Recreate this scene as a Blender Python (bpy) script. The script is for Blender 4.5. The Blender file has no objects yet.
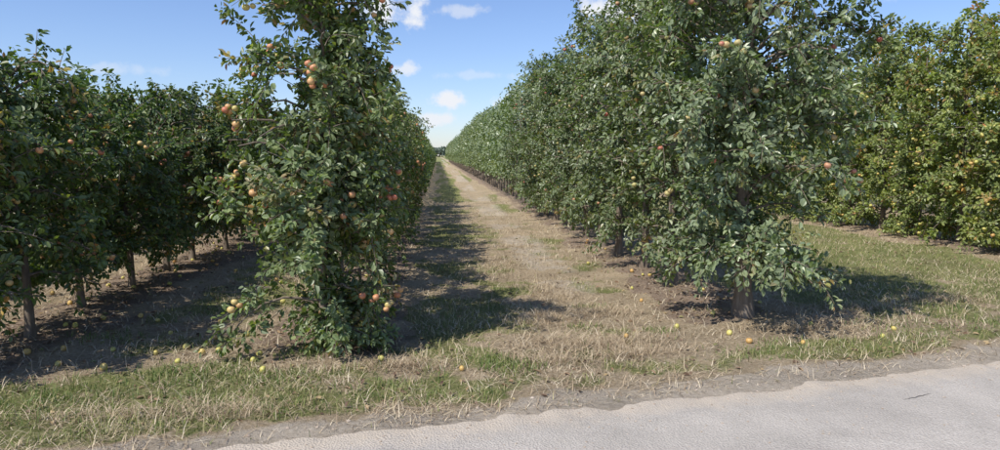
import bpy, math, numpy as np
from mathutils import Vector
scene=bpy.context.scene
scene.view_settings.view_transform='Standard'
scene.view_settings.look='None'
scene.view_settings.exposure=0
R_=np.random.RandomState

# ---------------------------------------------------------------- helpers
class MB:
    def __init__(s): s.v=[];s.q=[];s.m=[];s.c=[];s.n=0
    def add(s,v,q,mat,col):
        v=np.asarray(v,dtype=np.float32).reshape(-1,3); q=np.asarray(q,dtype=np.int32).reshape(-1,4)
        col=np.asarray(col,dtype=np.float32)
        if col.ndim==1: col=np.tile(col,(len(v),1))
        s.v.append(v); s.q.append(q+s.n); s.m.append(np.full(len(q),mat,dtype=np.int32)); s.c.append(col); s.n+=len(v)
    def mesh(s,name,mats,smooth=(),offs=(0,0,0)):
        v=np.concatenate(s.v)+np.array(offs,dtype=np.float32); q=np.concatenate(s.q); m=np.concatenate(s.m); c=np.concatenate(s.c)
        me=bpy.data.meshes.new(name)
        me.vertices.add(len(v)); me.vertices.foreach_set('co',v.ravel())
        me.loops.add(len(q)*4); me.loops.foreach_set('vertex_index',q.ravel())
        me.polygons.add(len(q)); me.polygons.foreach_set('loop_start',np.arange(len(q),dtype=np.int32)*4)
        try: me.polygons.foreach_set('loop_total',np.full(len(q),4,dtype=np.int32))
        except Exception: pass
        me.polygons.foreach_set('material_index',m)
        sm=np.isin(m,list(smooth)); me.polygons.foreach_set('use_smooth',sm)
        me.update(calc_edges=True)
        a=me.attributes.new('col','FLOAT_COLOR','POINT')
        c4=np.ones((len(v),4),dtype=np.float32); c4[:,:c.shape[1]]=c
        a.data.foreach_set('color',c4.ravel())
        for mt in mats: me.materials.append(mt)
        return me
def obj(name,me,loc=(0,0,0),rot=0,sc=(1,1,1),parent=None):
    o=bpy.data.objects.new(name,me); scene.collection.objects.link(o)
    o.location=loc; o.rotation_euler=(0,0,rot); o.scale=sc
    if parent: o.parent=parent
    return o
def nrm(a): return a/np.maximum(np.linalg.norm(a,axis=-1,keepdims=True),1e-9)
def _h(ix,iy,seed):
    n=(ix.astype(np.int64)*374761393+iy.astype(np.int64)*668265263+seed*1442695041)&0x7fffffff
    n=((n^(n>>13))*1274126177)&0x7fffffff
    n=(n^(n>>16))&0xffff
    return n/65535.0
def vn(x,y,s,seed=0):
    x=np.asarray(x,float)/s;y=np.asarray(y,float)/s
    ix=np.floor(x);iy=np.floor(y);fx=x-ix;fy=y-iy
    fx=fx*fx*(3-2*fx);fy=fy*fy*(3-2*fy)
    a=_h(ix,iy,seed);b=_h(ix+1,iy,seed);c=_h(ix,iy+1,seed);d=_h(ix+1,iy+1,seed)
    return (a*(1-fx)+b*fx)*(1-fy)+(c*(1-fx)+d*fx)*fy
def fbm(x,y,s,seed=0): return .5*vn(x,y,s,seed)+.3*vn(x,y,s*.43,seed+1)+.2*vn(x,y,s*.19,seed+2)
def ss(a,b,x):
    t=np.clip((x-a)/(b-a),0,1); return t*t*(3-2*t)

# ---------------------------------------------------------------- materials
def newmat(name):
    m=bpy.data.materials.new(name); m.use_nodes=True; nt=m.node_tree; nt.nodes.clear()
    return m,nt,nt.nodes,nt.links
def ramp(nodes,stops):
    r=nodes.new('ShaderNodeValToRGB'); e=r.color_ramp.elements
    e[0].position=stops[0][0]; e[0].color=(*stops[0][1],1)
    e[1].position=stops[-1][0]; e[1].color=(*stops[-1][1],1)
    for p,c in stops[1:-1]:
        k=e.new(p); k.color=(*c,1)
    return r
def leafmat(name,stops,back,rough=.42,tr=.28,var=.36):
    m,nt,N,L=newmat(name)
    at=N.new('ShaderNodeAttribute'); at.attribute_name='col'
    sp=N.new('ShaderNodeSeparateColor'); L.new(at.outputs['Color'],sp.inputs[0])
    r=ramp(N,stops); L.new(sp.outputs[0],r.inputs[0])
    oi=N.new('ShaderNodeObjectInfo')
    hs=N.new('ShaderNodeHueSaturation'); hs.inputs['Saturation'].default_value=.96
    mr=N.new('ShaderNodeMapRange'); mr.inputs['To Min'].default_value=1.02-var; mr.inputs['To Max'].default_value=1.04+var
    L.new(sp.outputs[1],mr.inputs['Value'])
    mr2=N.new('ShaderNodeMapRange'); mr2.inputs['To Min'].default_value=.476; mr2.inputs['To Max'].default_value=.506
    L.new(oi.outputs['Random'],mr2.inputs['Value'])
    L.new(mr.outputs[0],hs.inputs['Value']); L.new(mr2.outputs[0],hs.inputs['Hue']); L.new(r.outputs[0],hs.inputs['Color'])
    g=N.new('ShaderNodeNewGeometry')
    mx=N.new('ShaderNodeMix'); mx.data_type='RGBA'; mx.inputs[7].default_value=(*back,1)
    mb=N.new('ShaderNodeMath'); mb.operation='MULTIPLY'; mb.inputs[1].default_value=.6
    L.new(g.outputs['Backfacing'],mb.inputs[0]); L.new(mb.outputs[0],mx.inputs[0]); L.new(hs.outputs[0],mx.inputs[6])
    p=N.new('ShaderNodeBsdfPrincipled'); p.inputs['Roughness'].default_value=rough
    p.inputs['Specular IOR Level'].default_value=.55
    L.new(mx.outputs[2],p.inputs['Base Color'])
    t=N.new('ShaderNodeBsdfTranslucent')
    tc=N.new('ShaderNodeMix'); tc.data_type='RGBA'; tc.blend_type='MULTIPLY'; tc.inputs[0].default_value=1; tc.inputs[7].default_value=(1.6,1.7,.6,1)
    L.new(hs.outputs[0],tc.inputs[6]); L.new(tc.outputs[2],t.inputs['Color'])
    ms=N.new('ShaderNodeMixShader'); ms.inputs[0].default_value=tr
    L.new(p.outputs[0],ms.inputs[1]); L.new(t.outputs[0],ms.inputs[2])
    o=N.new('ShaderNodeOutputMaterial'); L.new(ms.outputs[0],o.inputs[0])
    return m
leaf_mid=leafmat('leaf_mid',[(0,(.060,.110,.024)),(.4,(.110,.175,.040)),(.75,(.175,.242,.060)),(.93,(.26,.30,.08)),(.965,(.48,.37,.12)),(1,(.36,.16,.08))],(.25,.30,.17))
leaf_grey=leafmat('leaf_grey',[(0,(.072,.122,.036)),(.4,(.130,.192,.060)),(.8,(.200,.260,.092)),(.95,(.28,.32,.12)),(.98,(.42,.34,.12)),(1,(.30,.15,.07))],(.30,.35,.23),rough=.37)
leaf_yel=leafmat('leaf_yellowgreen',[(0,(.110,.175,.030)),(.45,(.185,.265,.044)),(.8,(.26,.33,.062)),(.93,(.36,.38,.08)),(.96,(.52,.37,.09)),(1,(.48,.22,.07))],(.28,.33,.14))
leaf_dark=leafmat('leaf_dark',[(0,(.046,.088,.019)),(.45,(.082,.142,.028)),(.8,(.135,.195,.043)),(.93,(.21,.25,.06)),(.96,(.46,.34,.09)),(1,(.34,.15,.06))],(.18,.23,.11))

def simple(name,stops,rough=.6,scale=None,tr=0,bump=0,mixn=.5,stretch=(1,1,1)):
    m,nt,N,L=newmat(name)
    at=N.new('ShaderNodeAttribute'); at.attribute_name='col'
    sp=N.new('ShaderNodeSeparateColor'); L.new(at.outputs['Color'],sp.inputs[0])
    src=sp.outputs[0]
    p=N.new('ShaderNodeBsdfPrincipled'); p.inputs['Roughness'].default_value=rough
    if scale:
        tc=N.new('ShaderNodeTexCoord'); mp=N.new('ShaderNodeMapping'); mp.inputs['Scale'].default_value=stretch
        L.new(tc.outputs['Object'],mp.inputs[0])
        n=N.new('ShaderNodeTexNoise'); n.inputs['Scale'].default_value=scale; n.inputs['Detail'].default_value=6
        L.new(mp.outputs[0],n.inputs['Vector'])
        mx=N.new('ShaderNodeMix'); mx.inputs[0].default_value=mixn; L.new(src,mx.inputs[2]); L.new(n.outputs[0],mx.inputs[3]); src=mx.outputs[0]
        if bump:
            b=N.new('ShaderNodeBump'); b.inputs['Strength'].default_value=bump; b.inputs['Distance'].default_value=.01
            L.new(n.outputs[0],b.inputs['Height']); L.new(b.outputs[0],p.inputs['Normal'])
    r=ramp(N,stops); L.new(src,r.inputs[0]); L.new(r.outputs[0],p.inputs['Base Color'])
    o=N.new('ShaderNodeOutputMaterial')
    if tr:
        t=N.new('ShaderNodeBsdfTranslucent'); L.new(r.outputs[0],t.inputs['Color'])
        ms=N.new('ShaderNodeMixShader'); ms.inputs[0].default_value=tr
        L.new(p.outputs[0],ms.inputs[1]); L.new(t.outputs[0],ms.inputs[2]); L.new(ms.outputs[0],o.inputs[0])
    else: L.new(p.outputs[0],o.inputs[0])
    return m
bark=simple('bark',[(.2,(.08,.06,.044)),(.5,(.19,.15,.115)),(.8,(.33,.28,.23))],.85,scale=30,bump=.8,mixn=.8,stretch=(1,1,.25))
apple_red=simple('apple_skin_blush',[(.15,(.50,.48,.15)),(.42,(.62,.44,.18)),(.6,(.58,.29,.14)),(.82,(.48,.13,.08))],.45,scale=16,mixn=.5)
apple_pink=simple('apple_skin_pink',[(.15,(.42,.44,.15)),(.45,(.50,.36,.17)),(.65,(.48,.18,.12)),(.85,(.42,.09,.08))],.45,scale=16,mixn=.5)
apple_yel=simple('apple_skin_yellow',[(0,(.48,.48,.12)),(.5,(.58,.50,.15)),(.72,(.58,.36,.12)),(1,(.50,.18,.08))],.45,scale=14,mixn=.4)
grass_m=simple('grass_blades',[(0,(.105,.165,.038)),(.3,(.18,.24,.06)),(.5,(.31,.32,.105)),(.7,(.48,.42,.21)),(1,(.62,.53,.34))],.6,tr=.25)
straw_m=simple('straw',[(0,(.25,.175,.105)),(.5,(.51,.40,.26)),(1,(.70,.61,.44))],.7)
litter_m=simple('leaf_litter',[(0,(.11,.065,.04)),(.5,(.25,.16,.095)),(.85,(.40,.30,.15)),(1,(.15,.19,.06))],.7)
clod_m=simple('soil_clods',[(0,(.28,.21,.155)),(.5,(.45,.37,.29)),(1,(.62,.54,.45))],.9,scale=40,mixn=.4)

# ---------------------------------------------------------------- tree builder
def sphere_template(cuts=2):
    n=cuts+1; V={};vs=[];qs=[]
    def vid(p):
        k=tuple(np.round(p,5))
        if k not in V: V[k]=len(vs); vs.append(p)
        return V[k]
    for ax in range(3):
        for sg in (-1,1):
            for i in range(n):
                for j in range(n):
                    c=[]
                    for (a,b) in ((i,j),(i+1,j),(i+1,j+1),(i,j+1)):
                        p=np.zeros(3); p[ax]=sg; p[(ax+1)%3]=-1+2*a/n; p[(ax+2)%3]=-1+2*b/n; c.append(vid(p))
                    if sg<0: c=c[::-1]
                    qs.append(c)
    v=nrm(np.tan(np.array(vs)*math.pi/4))
    r=np.hypot(v[:,0],v[:,1])
    v[:,2]*= .92
    v[:,2]-= np.where(v[:,2]>0,1,-.5)*.28*np.exp(-(r/.35)**2)
    v[:,:2]*=(1+.06*v[:,2:3])
    return v.astype(np.float32),np.array(qs,dtype=np.int32)
APV,APQ=sphere_template(3)
def add_apples(mb,P,rad,mat,rng,lean=.5):
    for p,r in zip(P,rad):
        a,b=rng.uniform(-lean,lean,2)
        Rx=np.array([[1,0,0],[0,math.cos(a),-math.sin(a)],[0,math.sin(a),math.cos(a)]])
        Ry=np.array([[math.cos(b),0,math.sin(b)],[0,1,0],[-math.sin(b),0,math.cos(b)]])
        mb.add(APV@(Rx@Ry).T*r+p,APQ,mat,[rng.rand(),rng.rand(),0])
def tube(mb,pts,rad,sides,mat,col):
    pts=np.asarray(pts,float); n=len(pts)
    d=nrm(np.gradient(pts,axis=0)); ref=np.where(np.abs(d[:,2:3])>.9,np.array([[1.,0,0]]),np.array([[0,0,1.]]))
    u=nrm(np.cross(d,ref)); w=np.cross(d,u)
    if abs(d[0,2])>.7:
        u=nrm(np.cross(d,np.array([1.,0,0]))); w=np.cross(d,u)
    a=np.arange(sides)*2*math.pi/sides
    v=pts[:,None,:]+(u[:,None,:]*np.cos(a)[None,:,None]+w[:,None,:]*np.sin(a)[None,:,None])*np.asarray(rad)[:,None,None]
    q=[]
    for i in range(n-1):
        for j in range(sides):
            k=(j+1)%sides; q.append((i*sides+j,i*sides+k,(i+1)*sides+k,(i+1)*sides+j))
    mb.add(v.reshape(-1,3),q,mat,col)
LQ=np.array([[0,1,2,3],[0,3,4,5]],dtype=np.int32)
def add_leaves(mb,pos,ax,nr,ln,wd,fold,curl,col,mat):
    w=np.cross(nr,ax); l=ln[:,None]; h=(wd/2)[:,None]; f=fold[:,None]*h; c=curl[:,None]*l
    v=np.stack([pos, pos+ax*l*.30+w*h*.92+nr*f, pos+ax*l*.70+w*h*.78+nr*(f-.4*c), pos+ax*l-nr*c,
                pos+ax*l*.70-w*h*.78+nr*(f-.4*c), pos+ax*l*.30-w*h*.92+nr*f],axis=1)
    n=len(pos); q=(LQ[None]+(np.arange(n)*6)[:,None,None]).reshape(-1,4)
    mb.add(v.reshape(-1,3),q,mat,np.repeat(col,6,axis=0))
def make_tree(name,seed,H,zlo,prof,mats,n_limbs=46,n_shoots=420,K=24,leaf=(.045,.075),trunk_r=.045,n_app=20,
              app_r=.029,long_shoots=10,lean=(0,0),ysc=1.0,shoot_len=(.14,.36),void=.33,cluster=3,app_zone=(.2,.85),shift=None,leader=.12,spread=.75):
    rng=R_(seed); mb=MB()
    zs=np.linspace(-.08,H*.93,12)
    sway=np.stack([lean[0]*zs/H+.03*np.sin(zs*2.1+seed),lean[1]*zs/H+.03*np.cos(zs*1.7+seed)],1)
    tp=np.column_stack([sway,zs]); tr=trunk_r*(1-.8*(zs.clip(0)/H))*(1+.6*np.exp(-zs.clip(0)/.08))
    tube(mb,tp,tr,10,1,[.5,.5,0])
    def trunk(z): return np.column_stack([np.interp(z,zs,sway[:,0]),np.interp(z,zs,sway[:,1]),z])
    pz=np.array([p[0] for p in prof])*H; pr=np.array([p[1] for p in prof])
    R=lambda z: np.interp(z,pz,pr)
    limbs=[]
    z0=rng.uniform(zlo+.08,H*.9,n_limbs); z0.sort()
    ph=(np.arange(n_limbs)*2.399963+rng.uniform(-.5,.5,n_limbs))
    for i in range(n_limbs):
        z=z0[i]; r=R(z)*rng.uniform(.6,1.0)
        if shift is not None: r*=1+shift(z)*(-math.cos(ph[i]))
        rise=rng.uniform(-.05,.5)*r
        if z<zlo+.5: rise=rng.uniform(-.35,.1)*r
        b=trunk(np.array([z]))[0]; t=np.linspace(0,1,6)[:,None]
        d=np.array([math.cos(ph[i]),math.sin(ph[i])*ysc,0])
        p=b+d*t*r+np.array([0,0,1])*(rise*t+.18*r*np.sin(t*math.pi))+rng.normal(0,.018,(6,3))*t
        tube(mb,p,np.linspace(.014,.005,6),5,1,[rng.rand(),.5,0]); limbs.append(p)
    limbs=np.array(limbs)
    li=rng.randint(0,n_limbs,n_shoots); t=rng.uniform(.12,1,n_shoots)**spread*5; i0=np.minimum(t.astype(int),4); f=(t-i0)[:,None]
    P0=limbs[li,i0]*(1-f)+limbs[li,i0+1]*f + rng.normal(0,.05,(n_shoots,3))
    nt_=int(n_shoots*leader); zt=rng.uniform(zlo+.1,H*.96,nt_); P0=np.concatenate([P0,trunk(zt)])
    n=len(P0); tz=P0-trunk(P0[:,2]); out=nrm(np.column_stack([tz[:,0],tz[:,1],np.zeros(n)])+1e-6)
    rad=np.hypot(tz[:,0],tz[:,1])/np.maximum(R(P0[:,2]),.1)
    D=nrm(out*rng.uniform(.1,1.,(n,1))+rng.normal(0,.55,(n,3))+np.array([0,0,1])*rng.uniform(-.3,.9,(n,1)))
    low=P0[:,2]<zlo+.35
    D[low,2]-=.45; D=nrm(D)
    Ls=rng.uniform(*shoot_len,n); 
    ls=rng.choice(n,min(long_shoots,n),replace=False); 
    ls=ls[P0[ls,2]>H*.3]; Ls[ls]=rng.uniform(.45,.75,len(ls)); D[ls]=nrm(out[ls]*.7+np.array([0,0,.9])+rng.normal(0,.25,(len(ls),3)))
    nz=vn(P0[:,0]+P0[:,1]*.7+20+seed,P0[:,2]+P0[:,1]*.5+20,.34,seed)
    keep=nz>void*rng.uniform(.5,1.1,n); keep&=(P0[:,2]+D[:,2]*Ls>zlo-.12)
    P0,D,Ls,out,rad=P0[keep],D[keep],Ls[keep],out[keep],rad[keep]; n=len(P0)
    droop=rng.uniform(.05,.45,n)
    for i in range(n):
        tt=np.linspace(0,1,4)[:,None]
        p=P0[i]+D[i]*Ls[i]*tt-np.array([0,0,1])*droop[i]*Ls[i]*tt**2
        tube(mb,p,np.linspace(.0045,.0018,4),3,1,[rng.rand(),.5,0])
    k=np.maximum(6,(K*Ls/np.mean(shoot_len)).astype(int)); idx=np.repeat(np.arange(n),k); m=len(idx)
    tt=rng.uniform(.02,1.03,m)[:,None]
    base=P0[idx]+D[idx]*Ls[idx][:,None]*tt-np.array([0,0,1])*(droop[idx]*Ls[idx])[:,None]*tt**2
    rv=rng.normal(0,1,(m,3)); d=D[idx]; perp=nrm(np.cross(d,rv))
    ax=nrm(d*rng.uniform(.1,.9,(m,1))+perp*.8+np.array([0,0,-1])*rng.uniform(0,.75,(m,1)))
    base=base+ax*rng.uniform(.012,.04,(m,1))
    up=nrm(np.array([0,0,1.])+out[idx]*.8+rng.normal(0,.55,(m,3)))
    nr=nrm(up-ax*np.sum(up*ax,1,keepdims=True))
    ln=rng.uniform(leaf[0],leaf[1],m)*np.where(tt[:,0]>.92,.75,1); wd=ln*rng.uniform(.48,.66,m)
    cl=rng.rand(n)
    cr=rng.rand(m)*.94
    sick=rng.rand(n)>.955; cr=np.where(sick[idx]&(rng.rand(m)<.7),rng.uniform(.95,1,m),cr)
    cr=np.where(rng.rand(m)>.975,rng.uniform(.94,1,m),cr)
    ok=base[:,2]>.06
    col=np.column_stack([cr,cl[idx],rng.rand(m)])
    add_leaves(mb,base[ok],ax[ok],nr[ok],ln[ok],wd[ok],rng.uniform(.1,.75,m)[ok],rng.uniform(-.05,.3,m)[ok],col[ok],0)
    if n_app:
        cnt=0; P=[]
        while cnt<n_app:
            i=rng.randint(n); 
            if not (app_zone[0]*H<P0[i,2]<app_zone[1]*H) or rad[i]<.38 or Ls[i]>.42: continue
            c=P0[i]+D[i]*Ls[i]*rng.uniform(.2,.65)+out[i]*rng.uniform(.03,.10); c[2]-=.05
            for j in range(rng.randint(1,cluster+1)):
                P.append(c+rng.normal(0,1,3)*np.array([.042,.042,.048])); cnt+=1
        add_apples(mb,P,rng.uniform(.75,1.12,len(P))*app_r,2,rng)
    return mb.mesh(name,mats,smooth=(1,2))

profL=[(0,.60),(.08,.66),(.2,.64),(.45,.64),(.7,.66),(.88,.55),(1,.2)]
profR=[(0,.6),(.06,.82),(.2,.95),(.4,1.10),(.65,1.30),(.88,1.1),(1,.4)]
profRow=[(0,.45),(.1,.62),(.35,.78),(.7,.72),(.9,.5),(1,.15)]
profY=[(0,.75),(.1,.82),(.35,.85),(.7,.72),(.9,.5),(1,.15)]
profDark=[(0,.3),(.15,.45),(.3,.66),(.6,.70),(.85,.55),(1,.15)]

hero_L=make_tree('apple_tree_mesh_a',3,3.35,.05,profL,[leaf_mid,bark,apple_red],n_limbs=66,n_shoots=880,K=23,n_app=190,long_shoots=30,cluster=4,void=.30,trunk_r=.045,
   shift=lambda z:.25,leader=.25,app_zone=(.12,.9),app_r=.030)
hero_R=make_tree('apple_tree_mesh_b',8,4.1,.46,profR,[leaf_grey,bark,apple_pink],n_limbs=100,n_shoots=1650,K=22,n_app=95,long_shoots=44,trunk_r=.085,cluster=2,void=.30,leader=.1,spread=.65)
rowR=[make_tree('apple_tree_mesh_r%d'%i,20+i,3.95,.40,profRow,[leaf_grey,bark,apple_pink],n_limbs=52,n_shoots=530,K=20,leaf=(.052,.082),n_app=30,long_shoots=40,trunk_r=.06,void=.36,cluster=2) for i in range(3)]
rowL=[make_tree('apple_tree_mesh_l%d'%i,30+i,2.7,.2,profL,[leaf_mid,bark,apple_red],n_limbs=42,n_shoots=340,K=20,leaf=(.05,.08),n_app=36,long_shoots=14,trunk_r=.04) for i in range(2)]
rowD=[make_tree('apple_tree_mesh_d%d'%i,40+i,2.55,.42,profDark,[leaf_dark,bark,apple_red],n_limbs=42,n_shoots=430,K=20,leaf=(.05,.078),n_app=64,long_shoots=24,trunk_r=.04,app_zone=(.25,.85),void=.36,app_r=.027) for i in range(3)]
rowY=[make_tree('apple_tree_mesh_y%d'%i,50+i,4.15,.06,profY,[leaf_yel,bark,apple_yel],n_limbs=64,n_shoots=640,K=19,leaf=(.058,.088),n_app=150,app_r=.029,long_shoots=40,trunk_r=.05,cluster=4,app_zone=(.06,.7),void=.33) for i in range(2)]

rng=R_(5)
obj('apple_tree',hero_L,(-.93,5.85,0),0)
obj('apple_tree',hero_R,(2.98,6.6,0),0)
YEND=21
def row(x,y0,meshes,sp,h=1.0,jx=.06,wx=1.0):
    y=y0
    while y<YEND:
        s=rng.uniform(.88,1.07)
        obj('apple_tree',meshes[rng.randint(len(meshes))],(x+rng.uniform(-jx,jx),y,0),rng.uniform(0,6.28),(s*wx,s*wx,s*h))
        y+=sp*rng.uniform(.9,1.12)
row(-.97,6.95,rowL,1.1,wx=.84)
row(2.85,8.35,rowR,1.22)
row(-3.62,5.25,rowD,1.14)
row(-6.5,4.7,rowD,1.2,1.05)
row(9.3,8.2,rowY,1.15)

def far_seg(name,seed,H,w,mats,n=6000):
    rng=R_(seed); mb=MB(); Ly=8.4
    y=rng.uniform(0,Ly,n)
    Ht=H*(.84+.22*vn(y*1.0+seed,y*0,.7,seed)); 
    zc=rng.uniform(.22,1,n)*Ht; rr=np.interp(zc/Ht,[0,.1,.35,.7,.9,1],[.4,.6,.78,.74,.5,.12])*w*(.9+.2*vn(y+3*seed,zc,.8,seed+5))
    side=rng.choice([-1,1],n); x=side*rr*rng.uniform(.4,1.08,n)+rng.normal(0,.07,n)
    pos=np.column_stack([x,y,zc]); ax=nrm(rng.normal(0,1,(n,3))+np.array([0,0,-.4]))
    up=nrm(np.column_stack([side*.8,np.zeros(n),np.ones(n)*.8])+rng.normal(0,.5,(n,3))); nr=nrm(up-ax*np.sum(up*ax,1,keepdims=True))
    ln=rng.uniform(.09,.15,n)
    add_leaves(mb,pos,ax,nr,ln,ln*.6,np.full(n,.4),np.full(n,.1),np.column_stack([rng.rand(n)*.96,vn(y,zc,.5,seed),rng.rand(n)]),0)
    for k in range(7):
        yy=.6+k*1.2
        tube(mb,[(0,yy,-.05),(.02,yy,H*.45),(0,yy,H*.85)],[.05,.035,.015],6,1,[.5,.5,0])
    return mb.mesh(name,mats,smooth=(1,))
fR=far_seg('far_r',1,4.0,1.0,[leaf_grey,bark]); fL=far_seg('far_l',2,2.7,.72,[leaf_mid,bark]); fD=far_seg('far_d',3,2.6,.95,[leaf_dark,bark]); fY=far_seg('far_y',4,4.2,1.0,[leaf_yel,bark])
far=bpy.data.objects.new('distant_apple_trees',None); scene.collection.objects.link(far)
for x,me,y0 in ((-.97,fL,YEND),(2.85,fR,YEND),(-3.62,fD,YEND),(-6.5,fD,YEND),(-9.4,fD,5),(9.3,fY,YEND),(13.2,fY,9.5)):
    y=y0
    while y<165:
        flip=rng.rand()<.5
        obj('row_section',me,(x,y+(8.4 if flip else 0),0),math.pi if flip else 0,(1,1,rng.uniform(.95,1.05)),far)
        y+=8.4

# ---------------------------------------------------------------- ground
def sdist(x,y): return -.209*(x+1.03)+.978*(y-3.785)
ROWS=(-9.4,-6.5,-3.62,-.93,2.88,9.3,13.2)
def masks(x,y):
    s=sdist(x,y); rd=np.min([np.abs(x-r) for r in ROWS],axis=0)
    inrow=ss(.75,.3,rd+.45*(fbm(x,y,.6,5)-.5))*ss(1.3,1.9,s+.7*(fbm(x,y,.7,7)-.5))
    n1=fbm(x,y,.75,11); n2=fbm(x,y,.28,17); n3=fbm(x,y,2.4,23)
    xw=x+1.2*(fbm(x,y,.9,41)-.5)
    g=np.zeros_like(x)
    verge=ss(.2,.65,s+.4*(n2-.5))*ss(2.6,1.4,s)
    gl=ss(-.1,-1.2,xw)*.86+ss(-.9,-.2,xw)*ss(2.3,.8,xw)*.44+ss(1.5,3.2,xw)*.66*ss(1.3,.5,s)+ss(2.3,3.0,xw)*.22
    g=np.maximum(g,verge*gl)
    lane_mid=ss(-.4,0,xw)*ss(1.6,.8,xw)*ss(1.6,2.2,s)*.52
    lane_mid=np.maximum(lane_mid,ss(1.6,2.0,xw)*ss(2.6,2.3,xw)*ss(2.5,4,s)*.38)
    lane_r=ss(3.0,4.8,xw)*ss(9.0,8.0,x)*ss(.7,2.1,s)*.82
    lane_l=(ss(-3.1,-2.6,x)*ss(-1.3,-1.8,x))*.5*ss(1.0,1.8,s)
    far_=ss(120,170,y)*.9
    outer=(ss(13.8,15,x)+ss(-10.2,-12,x))*.8
    g=np.maximum.reduce([g,lane_mid,lane_r,lane_l,far_,outer])*(1-.85*inrow)
    g=np.clip(g*1.12+(n1-.5)*1.4*ss(0,.25,g)+(n2-.5)*.9*ss(0,.25,g)+(n3-.5)*.4*ss(0,.2,g),0,1)
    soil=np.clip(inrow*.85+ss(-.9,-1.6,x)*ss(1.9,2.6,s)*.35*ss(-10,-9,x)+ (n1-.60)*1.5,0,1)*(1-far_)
    sand=ss(.55,.1,s+.4*(n2-.5)+.35*(n1-.5))
    sand=np.maximum(sand,.5*ss(.9,1.3,x)*ss(2.2,1.8,x)*ss(2.4,4.0,s)*ss(.38,.62,n1+.08))
    soil=soil*(1-sand)
    g=g*(1-ss(.45,.05,s+.35*(n2-.5)))
    return g,soil,sand
def hgt(x,y):
    s=sdist(x,y)
    rd=np.min([np.abs(x-r) for r in ROWS],axis=0)
    h=.06*(fbm(x,y,1.6,31)-.5)+.035*(fbm(x,y,.35,37)-.5)+.035*ss(.7,0,rd)*ss(1.4,2.2,s)
    return h*ss(.05,.9,s)*ss(60,30,np.abs(y))-.012*ss(.35,.0,s)
def spaced(lo,a,b,hi,st):
    m=list(np.arange(a,b,st)); o=[];d=st;v=m[-1]
    while v<hi: d*=1.12; v+=d; o.append(v)
    l=[];d=st;v=a
    while v>lo: d*=1.12; v-=d; l.append(v)
    return np.array(l[::-1]+m+o)
xs=spaced(-1500,-6,9.5,1500,.055); ys=spaced(-400,3.2,13,2500,.055)
X,Y=np.meshgrid(xs,ys); Z=hgt(X,Y)
nx,ny=len(xs),len(ys)
ii=(np.arange(ny-1)[:,None]*nx+np.arange(nx-1)[None]).ravel()
q=np.column_stack([ii,ii+1,ii+1+nx,ii+nx])
g,so,sa=masks(X.ravel(),Y.ravel())
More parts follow.
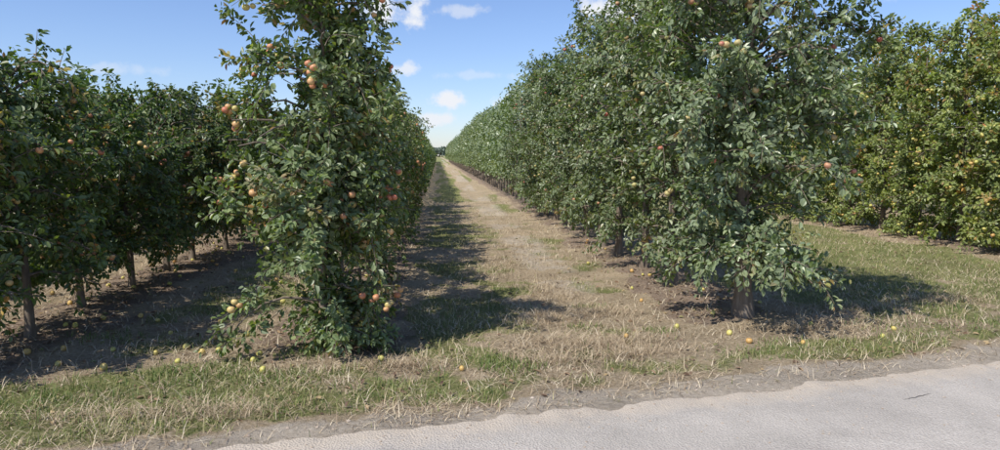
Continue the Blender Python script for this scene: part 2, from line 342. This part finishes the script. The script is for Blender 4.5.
def groundmat():
    m,nt,N,L=newmat('ground_soil_grass')
    at=N.new('ShaderNodeAttribute'); at.attribute_name='col'
    sp=N.new('ShaderNodeSeparateColor'); L.new(at.outputs['Color'],sp.inputs[0])
    tc=N.new('ShaderNodeTexCoord')
    def noise(sc,det=6,r=.6):
        n=N.new('ShaderNodeTexNoise'); n.inputs['Scale'].default_value=sc; n.inputs['Detail'].default_value=det; n.inputs['Roughness'].default_value=r
        L.new(tc.outputs['Object'],n.inputs['Vector']); return n.outputs[0]
    nf=noise(34,8,.8); nm=noise(7,8,.7); nb=noise(1.4,7,.65)
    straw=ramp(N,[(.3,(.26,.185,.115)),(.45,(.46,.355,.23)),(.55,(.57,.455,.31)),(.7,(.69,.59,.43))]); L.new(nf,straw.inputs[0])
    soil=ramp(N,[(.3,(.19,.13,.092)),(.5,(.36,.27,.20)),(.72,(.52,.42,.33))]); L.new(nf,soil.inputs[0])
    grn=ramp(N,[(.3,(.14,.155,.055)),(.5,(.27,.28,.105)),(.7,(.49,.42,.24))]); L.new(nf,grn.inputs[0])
    snd=ramp(N,[(.3,(.46,.38,.29)),(.5,(.62,.53,.42)),(.7,(.74,.66,.55))]); L.new(nf,snd.inputs[0])
    def sharp(src,k,amt):
        a=N.new('ShaderNodeMath'); a.operation='MULTIPLY_ADD'; a.inputs[1].default_value=amt; L.new(k,a.inputs[0]); L.new(src,a.inputs[2])
        r=N.new('ShaderNodeMapRange'); r.interpolation_type='SMOOTHSTEP'; r.inputs['From Min'].default_value=.3+amt*.5; r.inputs['From Max'].default_value=.65+amt*.5; L.new(a.outputs[0],r.inputs['Value']); return r.outputs[0]
    def mix(f,a,b):
        x=N.new('ShaderNodeMix'); x.data_type='RGBA'; L.new(f,x.inputs[0]); L.new(a,x.inputs[6]); L.new(b,x.inputs[7]); return x.outputs[2]
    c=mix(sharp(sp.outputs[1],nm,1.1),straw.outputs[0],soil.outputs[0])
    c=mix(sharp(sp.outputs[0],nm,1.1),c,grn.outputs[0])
    c=mix(sharp(sp.outputs[2],nm,.8),c,snd.outputs[0])
    hv=N.new('ShaderNodeHueSaturation'); mr=N.new('ShaderNodeMapRange'); mr.inputs['From Min'].default_value=.32; mr.inputs['From Max'].default_value=.68; mr.inputs['To Min'].default_value=.70; mr.inputs['To Max'].default_value=1.10
    L.new(nb,mr.inputs['Value']); L.new(mr.outputs[0],hv.inputs['Value']); L.new(c,hv.inputs['Color'])
    p=N.new('ShaderNodeBsdfPrincipled'); p.inputs['Roughness'].default_value=.95; p.inputs['Specular IOR Level'].default_value=.15
    L.new(hv.outputs[0],p.inputs['Base Color'])
    ad=N.new('ShaderNodeMath'); ad.operation='ADD'; L.new(nf,ad.inputs[0]); L.new(nm,ad.inputs[1])
    b=N.new('ShaderNodeBump'); b.inputs['Strength'].default_value=1.0; b.inputs['Distance'].default_value=.045; L.new(ad.outputs[0],b.inputs['Height']); L.new(b.outputs[0],p.inputs['Normal'])
    o=N.new('ShaderNodeOutputMaterial'); L.new(p.outputs[0],o.inputs[0]); return m
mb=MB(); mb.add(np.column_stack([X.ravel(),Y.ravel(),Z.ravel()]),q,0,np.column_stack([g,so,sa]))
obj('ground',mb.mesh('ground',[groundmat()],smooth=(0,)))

# ---------------------------------------------------------------- road
def roadmat():
    m,nt,N,L=newmat('worn_asphalt')
    tc=N.new('ShaderNodeTexCoord')
    def noise(sc,det=4,r=.6):
        n=N.new('ShaderNodeTexNoise'); n.inputs['Scale'].default_value=sc; n.inputs['Detail'].default_value=det; n.inputs['Roughness'].default_value=r
        L.new(tc.outputs['Object'],n.inputs['Vector']); return n.outputs[0]
    nf=noise(90,5,.85); nb=noise(1.6,7,.65); vo=N.new('ShaderNodeTexVoronoi'); vo.inputs['Scale'].default_value=75; L.new(tc.outputs['Object'],vo.inputs['Vector'])
    r=ramp(N,[(.28,(.19,.168,.145)),(.42,(.38,.342,.30)),(.55,(.47,.43,.38)),(.72,(.64,.595,.54))]); L.new(nf,r.inputs[0])
    hv=N.new('ShaderNodeHueSaturation'); mr=N.new('ShaderNodeMapRange'); mr.inputs['From Min'].default_value=.3; mr.inputs['From Max'].default_value=.7; mr.inputs['To Min'].default_value=.80; mr.inputs['To Max'].default_value=1.12
    L.new(nb,mr.inputs['Value']); L.new(mr.outputs[0],hv.inputs['Value']); L.new(r.outputs[0],hv.inputs['Color'])
    at=N.new('ShaderNodeAttribute'); at.attribute_name='col'; sp=N.new('ShaderNodeSeparateColor'); L.new(at.outputs['Color'],sp.inputs[0])
    ad=N.new('ShaderNodeMath'); ad.operation='MULTIPLY_ADD'; ad.inputs[1].default_value=1.4; L.new(noise(6,8,.7),ad.inputs[0]); L.new(sp.outputs[0],ad.inputs[2])
    mr3=N.new('ShaderNodeMapRange'); mr3.inputs['From Min'].default_value=1.0; mr3.inputs['From Max'].default_value=1.6; mr3.inputs['To Max'].default_value=.8; L.new(ad.outputs[0],mr3.inputs['Value'])
    mx=N.new('ShaderNodeMix'); mx.data_type='RGBA'; mx.inputs[7].default_value=(.54,.46,.365,1); L.new(mr3.outputs[0],mx.inputs[0]); L.new(hv.outputs[0],mx.inputs[6])
    p=N.new('ShaderNodeBsdfPrincipled'); p.inputs['Roughness'].default_value=.85; L.new(mx.outputs[2],p.inputs['Base Color'])
    b=N.new('ShaderNodeBump'); b.inputs['Strength'].default_value=.8; b.inputs['Distance'].default_value=.008; L.new(vo.outputs['Distance'],b.inputs['Height']); L.new(b.outputs[0],p.inputs['Normal'])
    o=N.new('ShaderNodeOutputMaterial'); L.new(p.outputs[0],o.inputs[0]); return m
mb=MB(); t=np.concatenate([np.linspace(-300,-6,60),np.arange(-5.95,12,.04),np.linspace(12.5,300,60)])
u=np.array([.978,.209]); nn=np.array([-.209,.978]); o0=np.array([-1.03,3.785])
e=.04+.20*(fbm(t+50,t*0,.9,3)-.5)+.12*(fbm(t+50,t*0,.16,4)-.5)
cols=[]; prof=[(0,-.008,1),(-.03,.004,1),(-.3,.008,.25),(-.7,.012,0),(-1.5,.02,0),(-2.6,.028,0),(-4.0,.016,0),(-4.9,.008,.6),(-5.2,.004,1)]
for k,(w,z,c) in enumerate(prof):
    P=o0+u*t[:,None]+nn*((w+(e if k<2 else e*.3 if k==2 else 0))[:,None] if k<3 else w)
    cols.append(np.column_stack([P,np.full(len(t),z)]))
V=np.stack(cols,1); nt_=len(t); nk=len(prof)
qq=[(i*nk+k,i*nk+k+1,(i+1)*nk+k+1,(i+1)*nk+k) for i in range(nt_-1) for k in range(nk-1)]
cc=np.tile(np.array([[p[2],0,0] for p in prof]),(nt_,1))
mb.add(V.reshape(-1,3),qq,0,cc); rd=obj('road',mb.mesh('road',[roadmat()],smooth=(0,)))
crm=simple('crack_tar',[(0,(.10,.09,.08)),(1,(.14,.12,.11))],.9)
mb=MB(); r2=R_(4); n=14; tt=np.linspace(0,1,n)
def zroad(x,y): return np.interp(sdist(x,y),[p[0] for p in prof][::-1],[p[1] for p in prof][::-1])
cx=3.02+.26*tt; cy=4.18+.10*tt+.004*r2.normal(size=n); w=.003*np.sin(tt*math.pi)+.0008; cz=zroad(cx,cy)+.003
V=np.stack([np.column_stack([cx,cy-w,cz]),np.column_stack([cx,cy+w,cz])],1).reshape(-1,3)
mb.add(V,[(2*i,2*i+2,2*i+3,2*i+1) for i in range(n-1)],0,[.5,.5,.5]); obj('road_crack',mb.mesh('road_crack',[crm]))

# ---------------------------------------------------------------- grass, straw, litter, clods
def blades(mb,x,y,ln,lean,wd,col,rng,mat=0):
    n=len(x); z=hgt(x,y)-.004; a=rng.uniform(0,2*math.pi,n); d=np.column_stack([np.cos(a),np.sin(a),np.zeros(n)])
    b=a+math.pi/2+rng.uniform(-.5,.5,n); w=np.column_stack([np.cos(b),np.sin(b),np.zeros(n)])*(wd/2)[:,None]
    p0=np.column_stack([x,y,z]); hz=(ln*np.cos(lean))[:,None]*np.array([0,0,1.]); hx=(ln*np.sin(lean))[:,None]*d
    p1=p0+hz*.6+hx*.38; p2=p0+hz*.95+hx
    v=np.stack([p0-w,p0+w,p1-w*.75,p1+w*.75,p2-w*.12,p2+w*.12],1).reshape(-1,3)
    q=(np.array([[0,1,3,2],[2,3,5,4]])[None]+(np.arange(n)*6)[:,None,None]).reshape(-1,4)
    mb.add(v,q,mat,np.repeat(np.column_stack([col,rng.rand(n),rng.rand(n)]),6,axis=0))
def scatter(n,rng,y0=3.3,y1=20,pw=2.0):
    y=y0+(y1-y0)*rng.rand(n)**pw; x=rng.uniform(-1,1,n)*(y*.85+1.5)+y*.09
    return x,y
rng=R_(77); mb=MB()
x,y=scatter(220000,rng); g,so,sa=masks(x,y)
tuft=fbm(x,y,.13,91)
k=rng.rand(len(x))<(ss(.22,.8,g)*ss(.28,.66,tuft)*1.1+.025)*(sdist(x,y)>.1); x,y,g,tuft=x[k],y[k],g[k],tuft[k]; n=len(x)
s_=1+.04*y
blades(mb,x,y,rng.uniform(.025,.065,n)*(.6+.9*tuft)*(1+.3*g),rng.uniform(.1,1.35,n),rng.uniform(.003,.006,n)*s_,
   np.clip(rng.beta(1.5,1.6,n)*1.1-.20*(g-.4)-.8*(fbm(x,y,.6,13)-.5),0,1),rng)
for cx,cy,rr,nb,hh in [(.55,5.15,.16,420,.10),(.42,5.35,.1,200,.08),(-1.05,5.6,.16,260,.09),(-1.75,5.15,.2,300,.08),(2.55,5.35,.2,300,.05),(2.0,6.1,.1,150,.06),(3.0,5.6,.18,260,.05),(-2.6,4.7,.25,300,.07),(4.3,6.1,.3,350,.06),(1.35,6.3,.12,160,.06),(-.4,4.75,.2,220,.06),(5.2,6.2,.3,320,.07),(1.6,7.2,.15,160,.06),(-3.2,4.2,.2,260,.08),(-2.9,6.3,.2,220,.07),(-2.2,7.3,.2,220,.07),(-1.2,5.0,.2,260,.08),(.9,8.2,.2,200,.06),(.6,9.4,.25,220,.06)]:
    a=rng.uniform(0,6.28,nb); r=rr*rng.rand(nb)**.7*1.2
    blades(mb,cx+r*np.cos(a)*1.5,cy+r*np.sin(a),rng.uniform(.4,1,nb)*hh,rng.uniform(.1,1.1,nb),rng.uniform(.004,.008,nb),rng.uniform(0,.45,nb),rng)
obj('grass',mb.mesh('grass',[grass_m]))
mb=MB(); x,y=scatter(230000,rng,3.6,26,1.5); g,so,sa=masks(x,y); hay=fbm(x,y,.45,61)
k=rng.rand(len(x))<(ss(.33,.60,hay)*.95+.1)*(1-.6*so)*(1-.55*sa)*(sdist(x,y)>.1)*(1-.15*g); x,y,hay=x[k],y[k],hay[k]; n=len(x)
blades(mb,x,y,rng.uniform(.04,.16,n),rng.uniform(1.2,1.55,n)-.4*(rng.rand(n)<.25),rng.uniform(.002,.005,n)*(1+.06*y),rng.rand(n),rng)
for cx,cy,rx,ry,nb in [(1.3,5.75,.55,.22,1800),(1.0,6.6,.3,.4,1000),(.9,5.3,.4,.12,700),(4.3,6.9,.6,.2,1000),(-1.6,4.35,.8,.12,1100),(-.3,5.25,.3,.15,700),(3.4,6.1,.5,.15,700),(1.7,6.9,.3,.2,700),(1.6,5.4,.3,.1,500),(5.6,7.2,.5,.15,700),(1.3,8.0,.3,.6,900),(.9,10,.3,.9,900)]:
    a=rng.normal(size=(nb,2)); blades(mb,cx+a[:,0]*rx*.6,cy+a[:,1]*ry*.6,rng.uniform(.06,.2,nb),rng.uniform(.95,1.5,nb),rng.uniform(.0025,.005,nb),rng.rand(nb)*.7,rng)
obj('straw',mb.mesh('straw',[straw_m]))
mb=MB(); x,y=scatter(26000,rng,4.2,20,1.4); g,so,sa=masks(x,y)
k=rng.rand(len(x))<(so*.75+.11)*(sdist(x,y)>.3); x,y=x[k],y[k]; n=len(x)
pos=np.column_stack([x,y,hgt(x,y)+.008]); a=rng.uniform(0,6.28,n); ax=nrm(np.column_stack([np.cos(a),np.sin(a),rng.normal(0,.2,n)]))
up=nrm(np.array([0,0,1.])+rng.normal(0,.35,(n,3))); nr=nrm(up-ax*np.sum(up*ax,1,keepdims=True)); ln=rng.uniform(.03,.06,n)
add_leaves(mb,pos,ax,nr,ln,ln*.5,rng.uniform(.1,1,n),rng.uniform(-.3,.3,n),np.column_stack([rng.rand(n),rng.rand(n),rng.rand(n)]),0)
obj('fallen_leaves',mb.mesh('fallen_leaves',[litter_m]))
mb=MB(); TV,TQ=sphere_template(1)
x,y=scatter(20000,rng,3.6,14,1.5); g,so,sa=masks(x,y); s=sdist(x,y)
k=rng.rand(len(x))<(so*.35+sa*.4+.03)*(s>-.02)*(1-.7*g); x,y=x[k],y[k]; n=len(x)
r=.003+.010*rng.rand(n)**3
base=nrm(TV)[None]*r[:,None,None]*rng.uniform(.6,1.3,(n,len(TV),1))*np.array([1.2,1,.65]); 
V=base+np.column_stack([x,y,hgt(x,y)+r*.25])[:,None,:]
mb.add(V.reshape(-1,3),(TQ[None]+(np.arange(n)*len(TV))[:,None,None]).reshape(-1,4),0,np.repeat(rng.rand(n,3),len(TV),axis=0))
n=1100; tt=rng.uniform(-1,9,n); w=-.02-.9*rng.rand(n)**2.5; x=o0[0]+u[0]*tt+nn[0]*w; y=o0[1]+u[1]*tt+nn[1]*w; r=.002+.005*rng.rand(n)**2
base=nrm(TV)[None]*r[:,None,None]*rng.uniform(.6,1.3,(n,len(TV),1))*np.array([1.2,1,.7])
V=base+np.column_stack([x,y,zroad(x,y)+r*.4])[:,None,:]
mb.add(V.reshape(-1,3),(TQ[None]+(np.arange(n)*len(TV))[:,None,None]).reshape(-1,4),0,np.repeat(rng.rand(n,3),len(TV),axis=0))
obj('gravel',mb.mesh('gravel',[clod_m]))
mb=MB(); pts=[(-1.9,5.7),(-2.09,5.9),(-1.8,5.8),(-1.84,6.0),(-1.7,6.3),(-2.26,5.7),(-3.06,5.9),(-.1,5.72),(.17,5.12),(1.64,5.9),(3.1,5.6),(-1.95,6.2),(-1.6,6.6),(-2.9,5.5),(-.45,5.4),(2.2,6.2),(-2.4,6.4),(-2.7,6.9),(-1.45,5.5),(-2.0,5.45),(-1.3,5.2),(-2.5,5.35),(2.6,5.95),(3.5,6.2)]
for i in range(110):
    rx=rng.choice([-3.3,-3.62,-2.4,-1.9,-.95,2.6,3.3]); pts.append((rx+rng.normal(0,.35),rng.uniform(5.6,13)))
pts=np.array(pts); pts=pts[sdist(pts[:,0],pts[:,1])>.5]; rr=rng.uniform(.020,.030,len(pts))
add_apples(mb,np.column_stack([pts,hgt(pts[:,0],pts[:,1])+rr*.75]),rr,0,rng,1.4)
obj('fallen_apples',mb.mesh('fallen_apples',[apple_yel],smooth=(0,)))

mb=MB(); n=26000; rng=R_(9)
x=rng.uniform(-700,700,n); hh=5+7*fbm(x,x*0,60,3)+3*vn(x,x*0,9,4); z=hh*np.sqrt(rng.rand(n)); y=620+40*fbm(x,x*0,120,8)+rng.uniform(-6,6,n)
pos=np.column_stack([x,y,z]); ax=nrm(rng.normal(0,1,(n,3))); up=nrm(np.array([0,-.6,.8])+rng.normal(0,.5,(n,3))); nr=nrm(up-ax*np.sum(up*ax,1,keepdims=True)); ln=rng.uniform(2,4,n)
add_leaves(mb,pos,ax,nr,ln,ln*.7,np.full(n,.3),np.full(n,.1),np.column_stack([rng.rand(n)*.9,rng.rand(n),rng.rand(n)]),0)
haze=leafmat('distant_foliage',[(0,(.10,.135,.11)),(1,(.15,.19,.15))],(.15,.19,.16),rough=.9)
obj('distant_trees',mb.mesh('distant_trees',[haze]))

# ---------------------------------------------------------------- camera
F=700.; yaw=math.radians(5.1); pit=math.radians(5.7)
cam=bpy.data.cameras.new('camera'); cam.sensor_width=36; cam.lens=36*F/1000; cam.clip_end=5000; cam.clip_start=.05
co=bpy.data.objects.new('camera',cam); scene.collection.objects.link(co)
co.location=(0,0,1.6); co.rotation_euler=(math.pi/2-pit,0,-yaw); scene.camera=co

# ---------------------------------------------------------------- light
ld=Vector((.60,.50,-1.0)).normalized()
sun=bpy.data.lights.new('sun','SUN'); sun.energy=5.0; sun.angle=math.radians(.5); sun.color=(1,.95,.86)
so_=bpy.data.objects.new('sun',sun); scene.collection.objects.link(so_); so_.rotation_euler=ld.to_track_quat('-Z','Y').to_euler(); so_.location=(-10,-5,12)
el=math.asin(-ld.z); az=math.atan2(-ld.x,-ld.y)
w=bpy.data.worlds.new('sky'); scene.world=w; w.use_nodes=True; N=w.node_tree.nodes; L=w.node_tree.links; N.clear()
sk=N.new('ShaderNodeTexSky'); sk.sky_type='NISHITA'; sk.sun_disc=False; sk.sun_elevation=el; sk.sun_rotation=az%(2*math.pi); sk.altitude=150; sk.air_density=1.0; sk.dust_density=.4; sk.ozone_density=3.5
bg=N.new('ShaderNodeBackground'); bg.inputs[1].default_value=.142
tc=N.new('ShaderNodeTexCoord')
tint=N.new('ShaderNodeMix'); tint.data_type='RGBA'; tint.blend_type='MULTIPLY'; tint.inputs[0].default_value=1; tint.inputs[7].default_value=(.93,.95,1.12,1); L.new(sk.outputs[0],tint.inputs[6])
nz=N.new('ShaderNodeTexNoise'); nz.inputs['Scale'].default_value=34; nz.inputs['Detail'].default_value=8; nz.inputs['Roughness'].default_value=.6; L.new(tc.outputs['Generated'],nz.inputs['Vector'])
def direc(az_,el_): a=math.radians(az_);e_=math.radians(el_); return (math.sin(a)*math.cos(e_),math.cos(a)*math.cos(e_),math.sin(e_))
clouds=[(-3.5,11.2,.050,.018,1),(.5,4.4,.026,.012,1),(.3,2.9,.026,.009,.9),(5.8,4.4,.024,.011,.9),(-2.4,6.8,.022,.010,.8),(15.2,10.9,.07,.022,1),(2.0,11.3,.03,.008,.5),(3.6,6.4,.05,.006,.3),(-24,6,.06,.008,.3),(36,11.5,.07,.012,.5),(50,14,.12,.03,.8),(-60,16,.12,.03,.8)]
tot=None
for a,e_,rx,rz,st in clouds:
    c=direc(a,e_)
    sb=N.new('ShaderNodeVectorMath'); sb.operation='SUBTRACT'; sb.inputs[1].default_value=c; L.new(tc.outputs['Generated'],sb.inputs[0])
    sc=N.new('ShaderNodeVectorMath'); sc.operation='MULTIPLY'; sc.inputs[1].default_value=(1/rx,1/rx,1/rz); L.new(sb.outputs[0],sc.inputs[0])
    le=N.new('ShaderNodeVectorMath'); le.operation='LENGTH'; L.new(sc.outputs[0],le.inputs[0])
    ma=N.new('ShaderNodeMath'); ma.operation='MULTIPLY_ADD'; ma.inputs[1].default_value=-3.6; L.new(nz.outputs[0],ma.inputs[0]); L.new(le.outputs['Value'],ma.inputs[2])
    mr=N.new('ShaderNodeMapRange'); mr.interpolation_type='SMOOTHSTEP'; mr.inputs['From Min'].default_value=-.45; mr.inputs['From Max'].default_value=-1.45; mr.inputs['To Min'].default_value=0; mr.inputs['To Max'].default_value=st
    L.new(ma.outputs[0],mr.inputs['Value'])
    if tot is None: tot=mr.outputs[0]
    else:
        mx=N.new('ShaderNodeMath'); mx.operation='MAXIMUM'; L.new(tot,mx.inputs[0]); L.new(mr.outputs[0],mx.inputs[1]); tot=mx.outputs[0]
mm=N.new('ShaderNodeMix'); mm.data_type='RGBA'; mm.inputs[7].default_value=(6.1,6.3,6.7,1); L.new(tot,mm.inputs[0]); L.new(tint.outputs[2],mm.inputs[6])
L.new(mm.outputs[2],bg.inputs[0])
ow=N.new('ShaderNodeOutputWorld'); L.new(bg.outputs[0],ow.inputs[0])
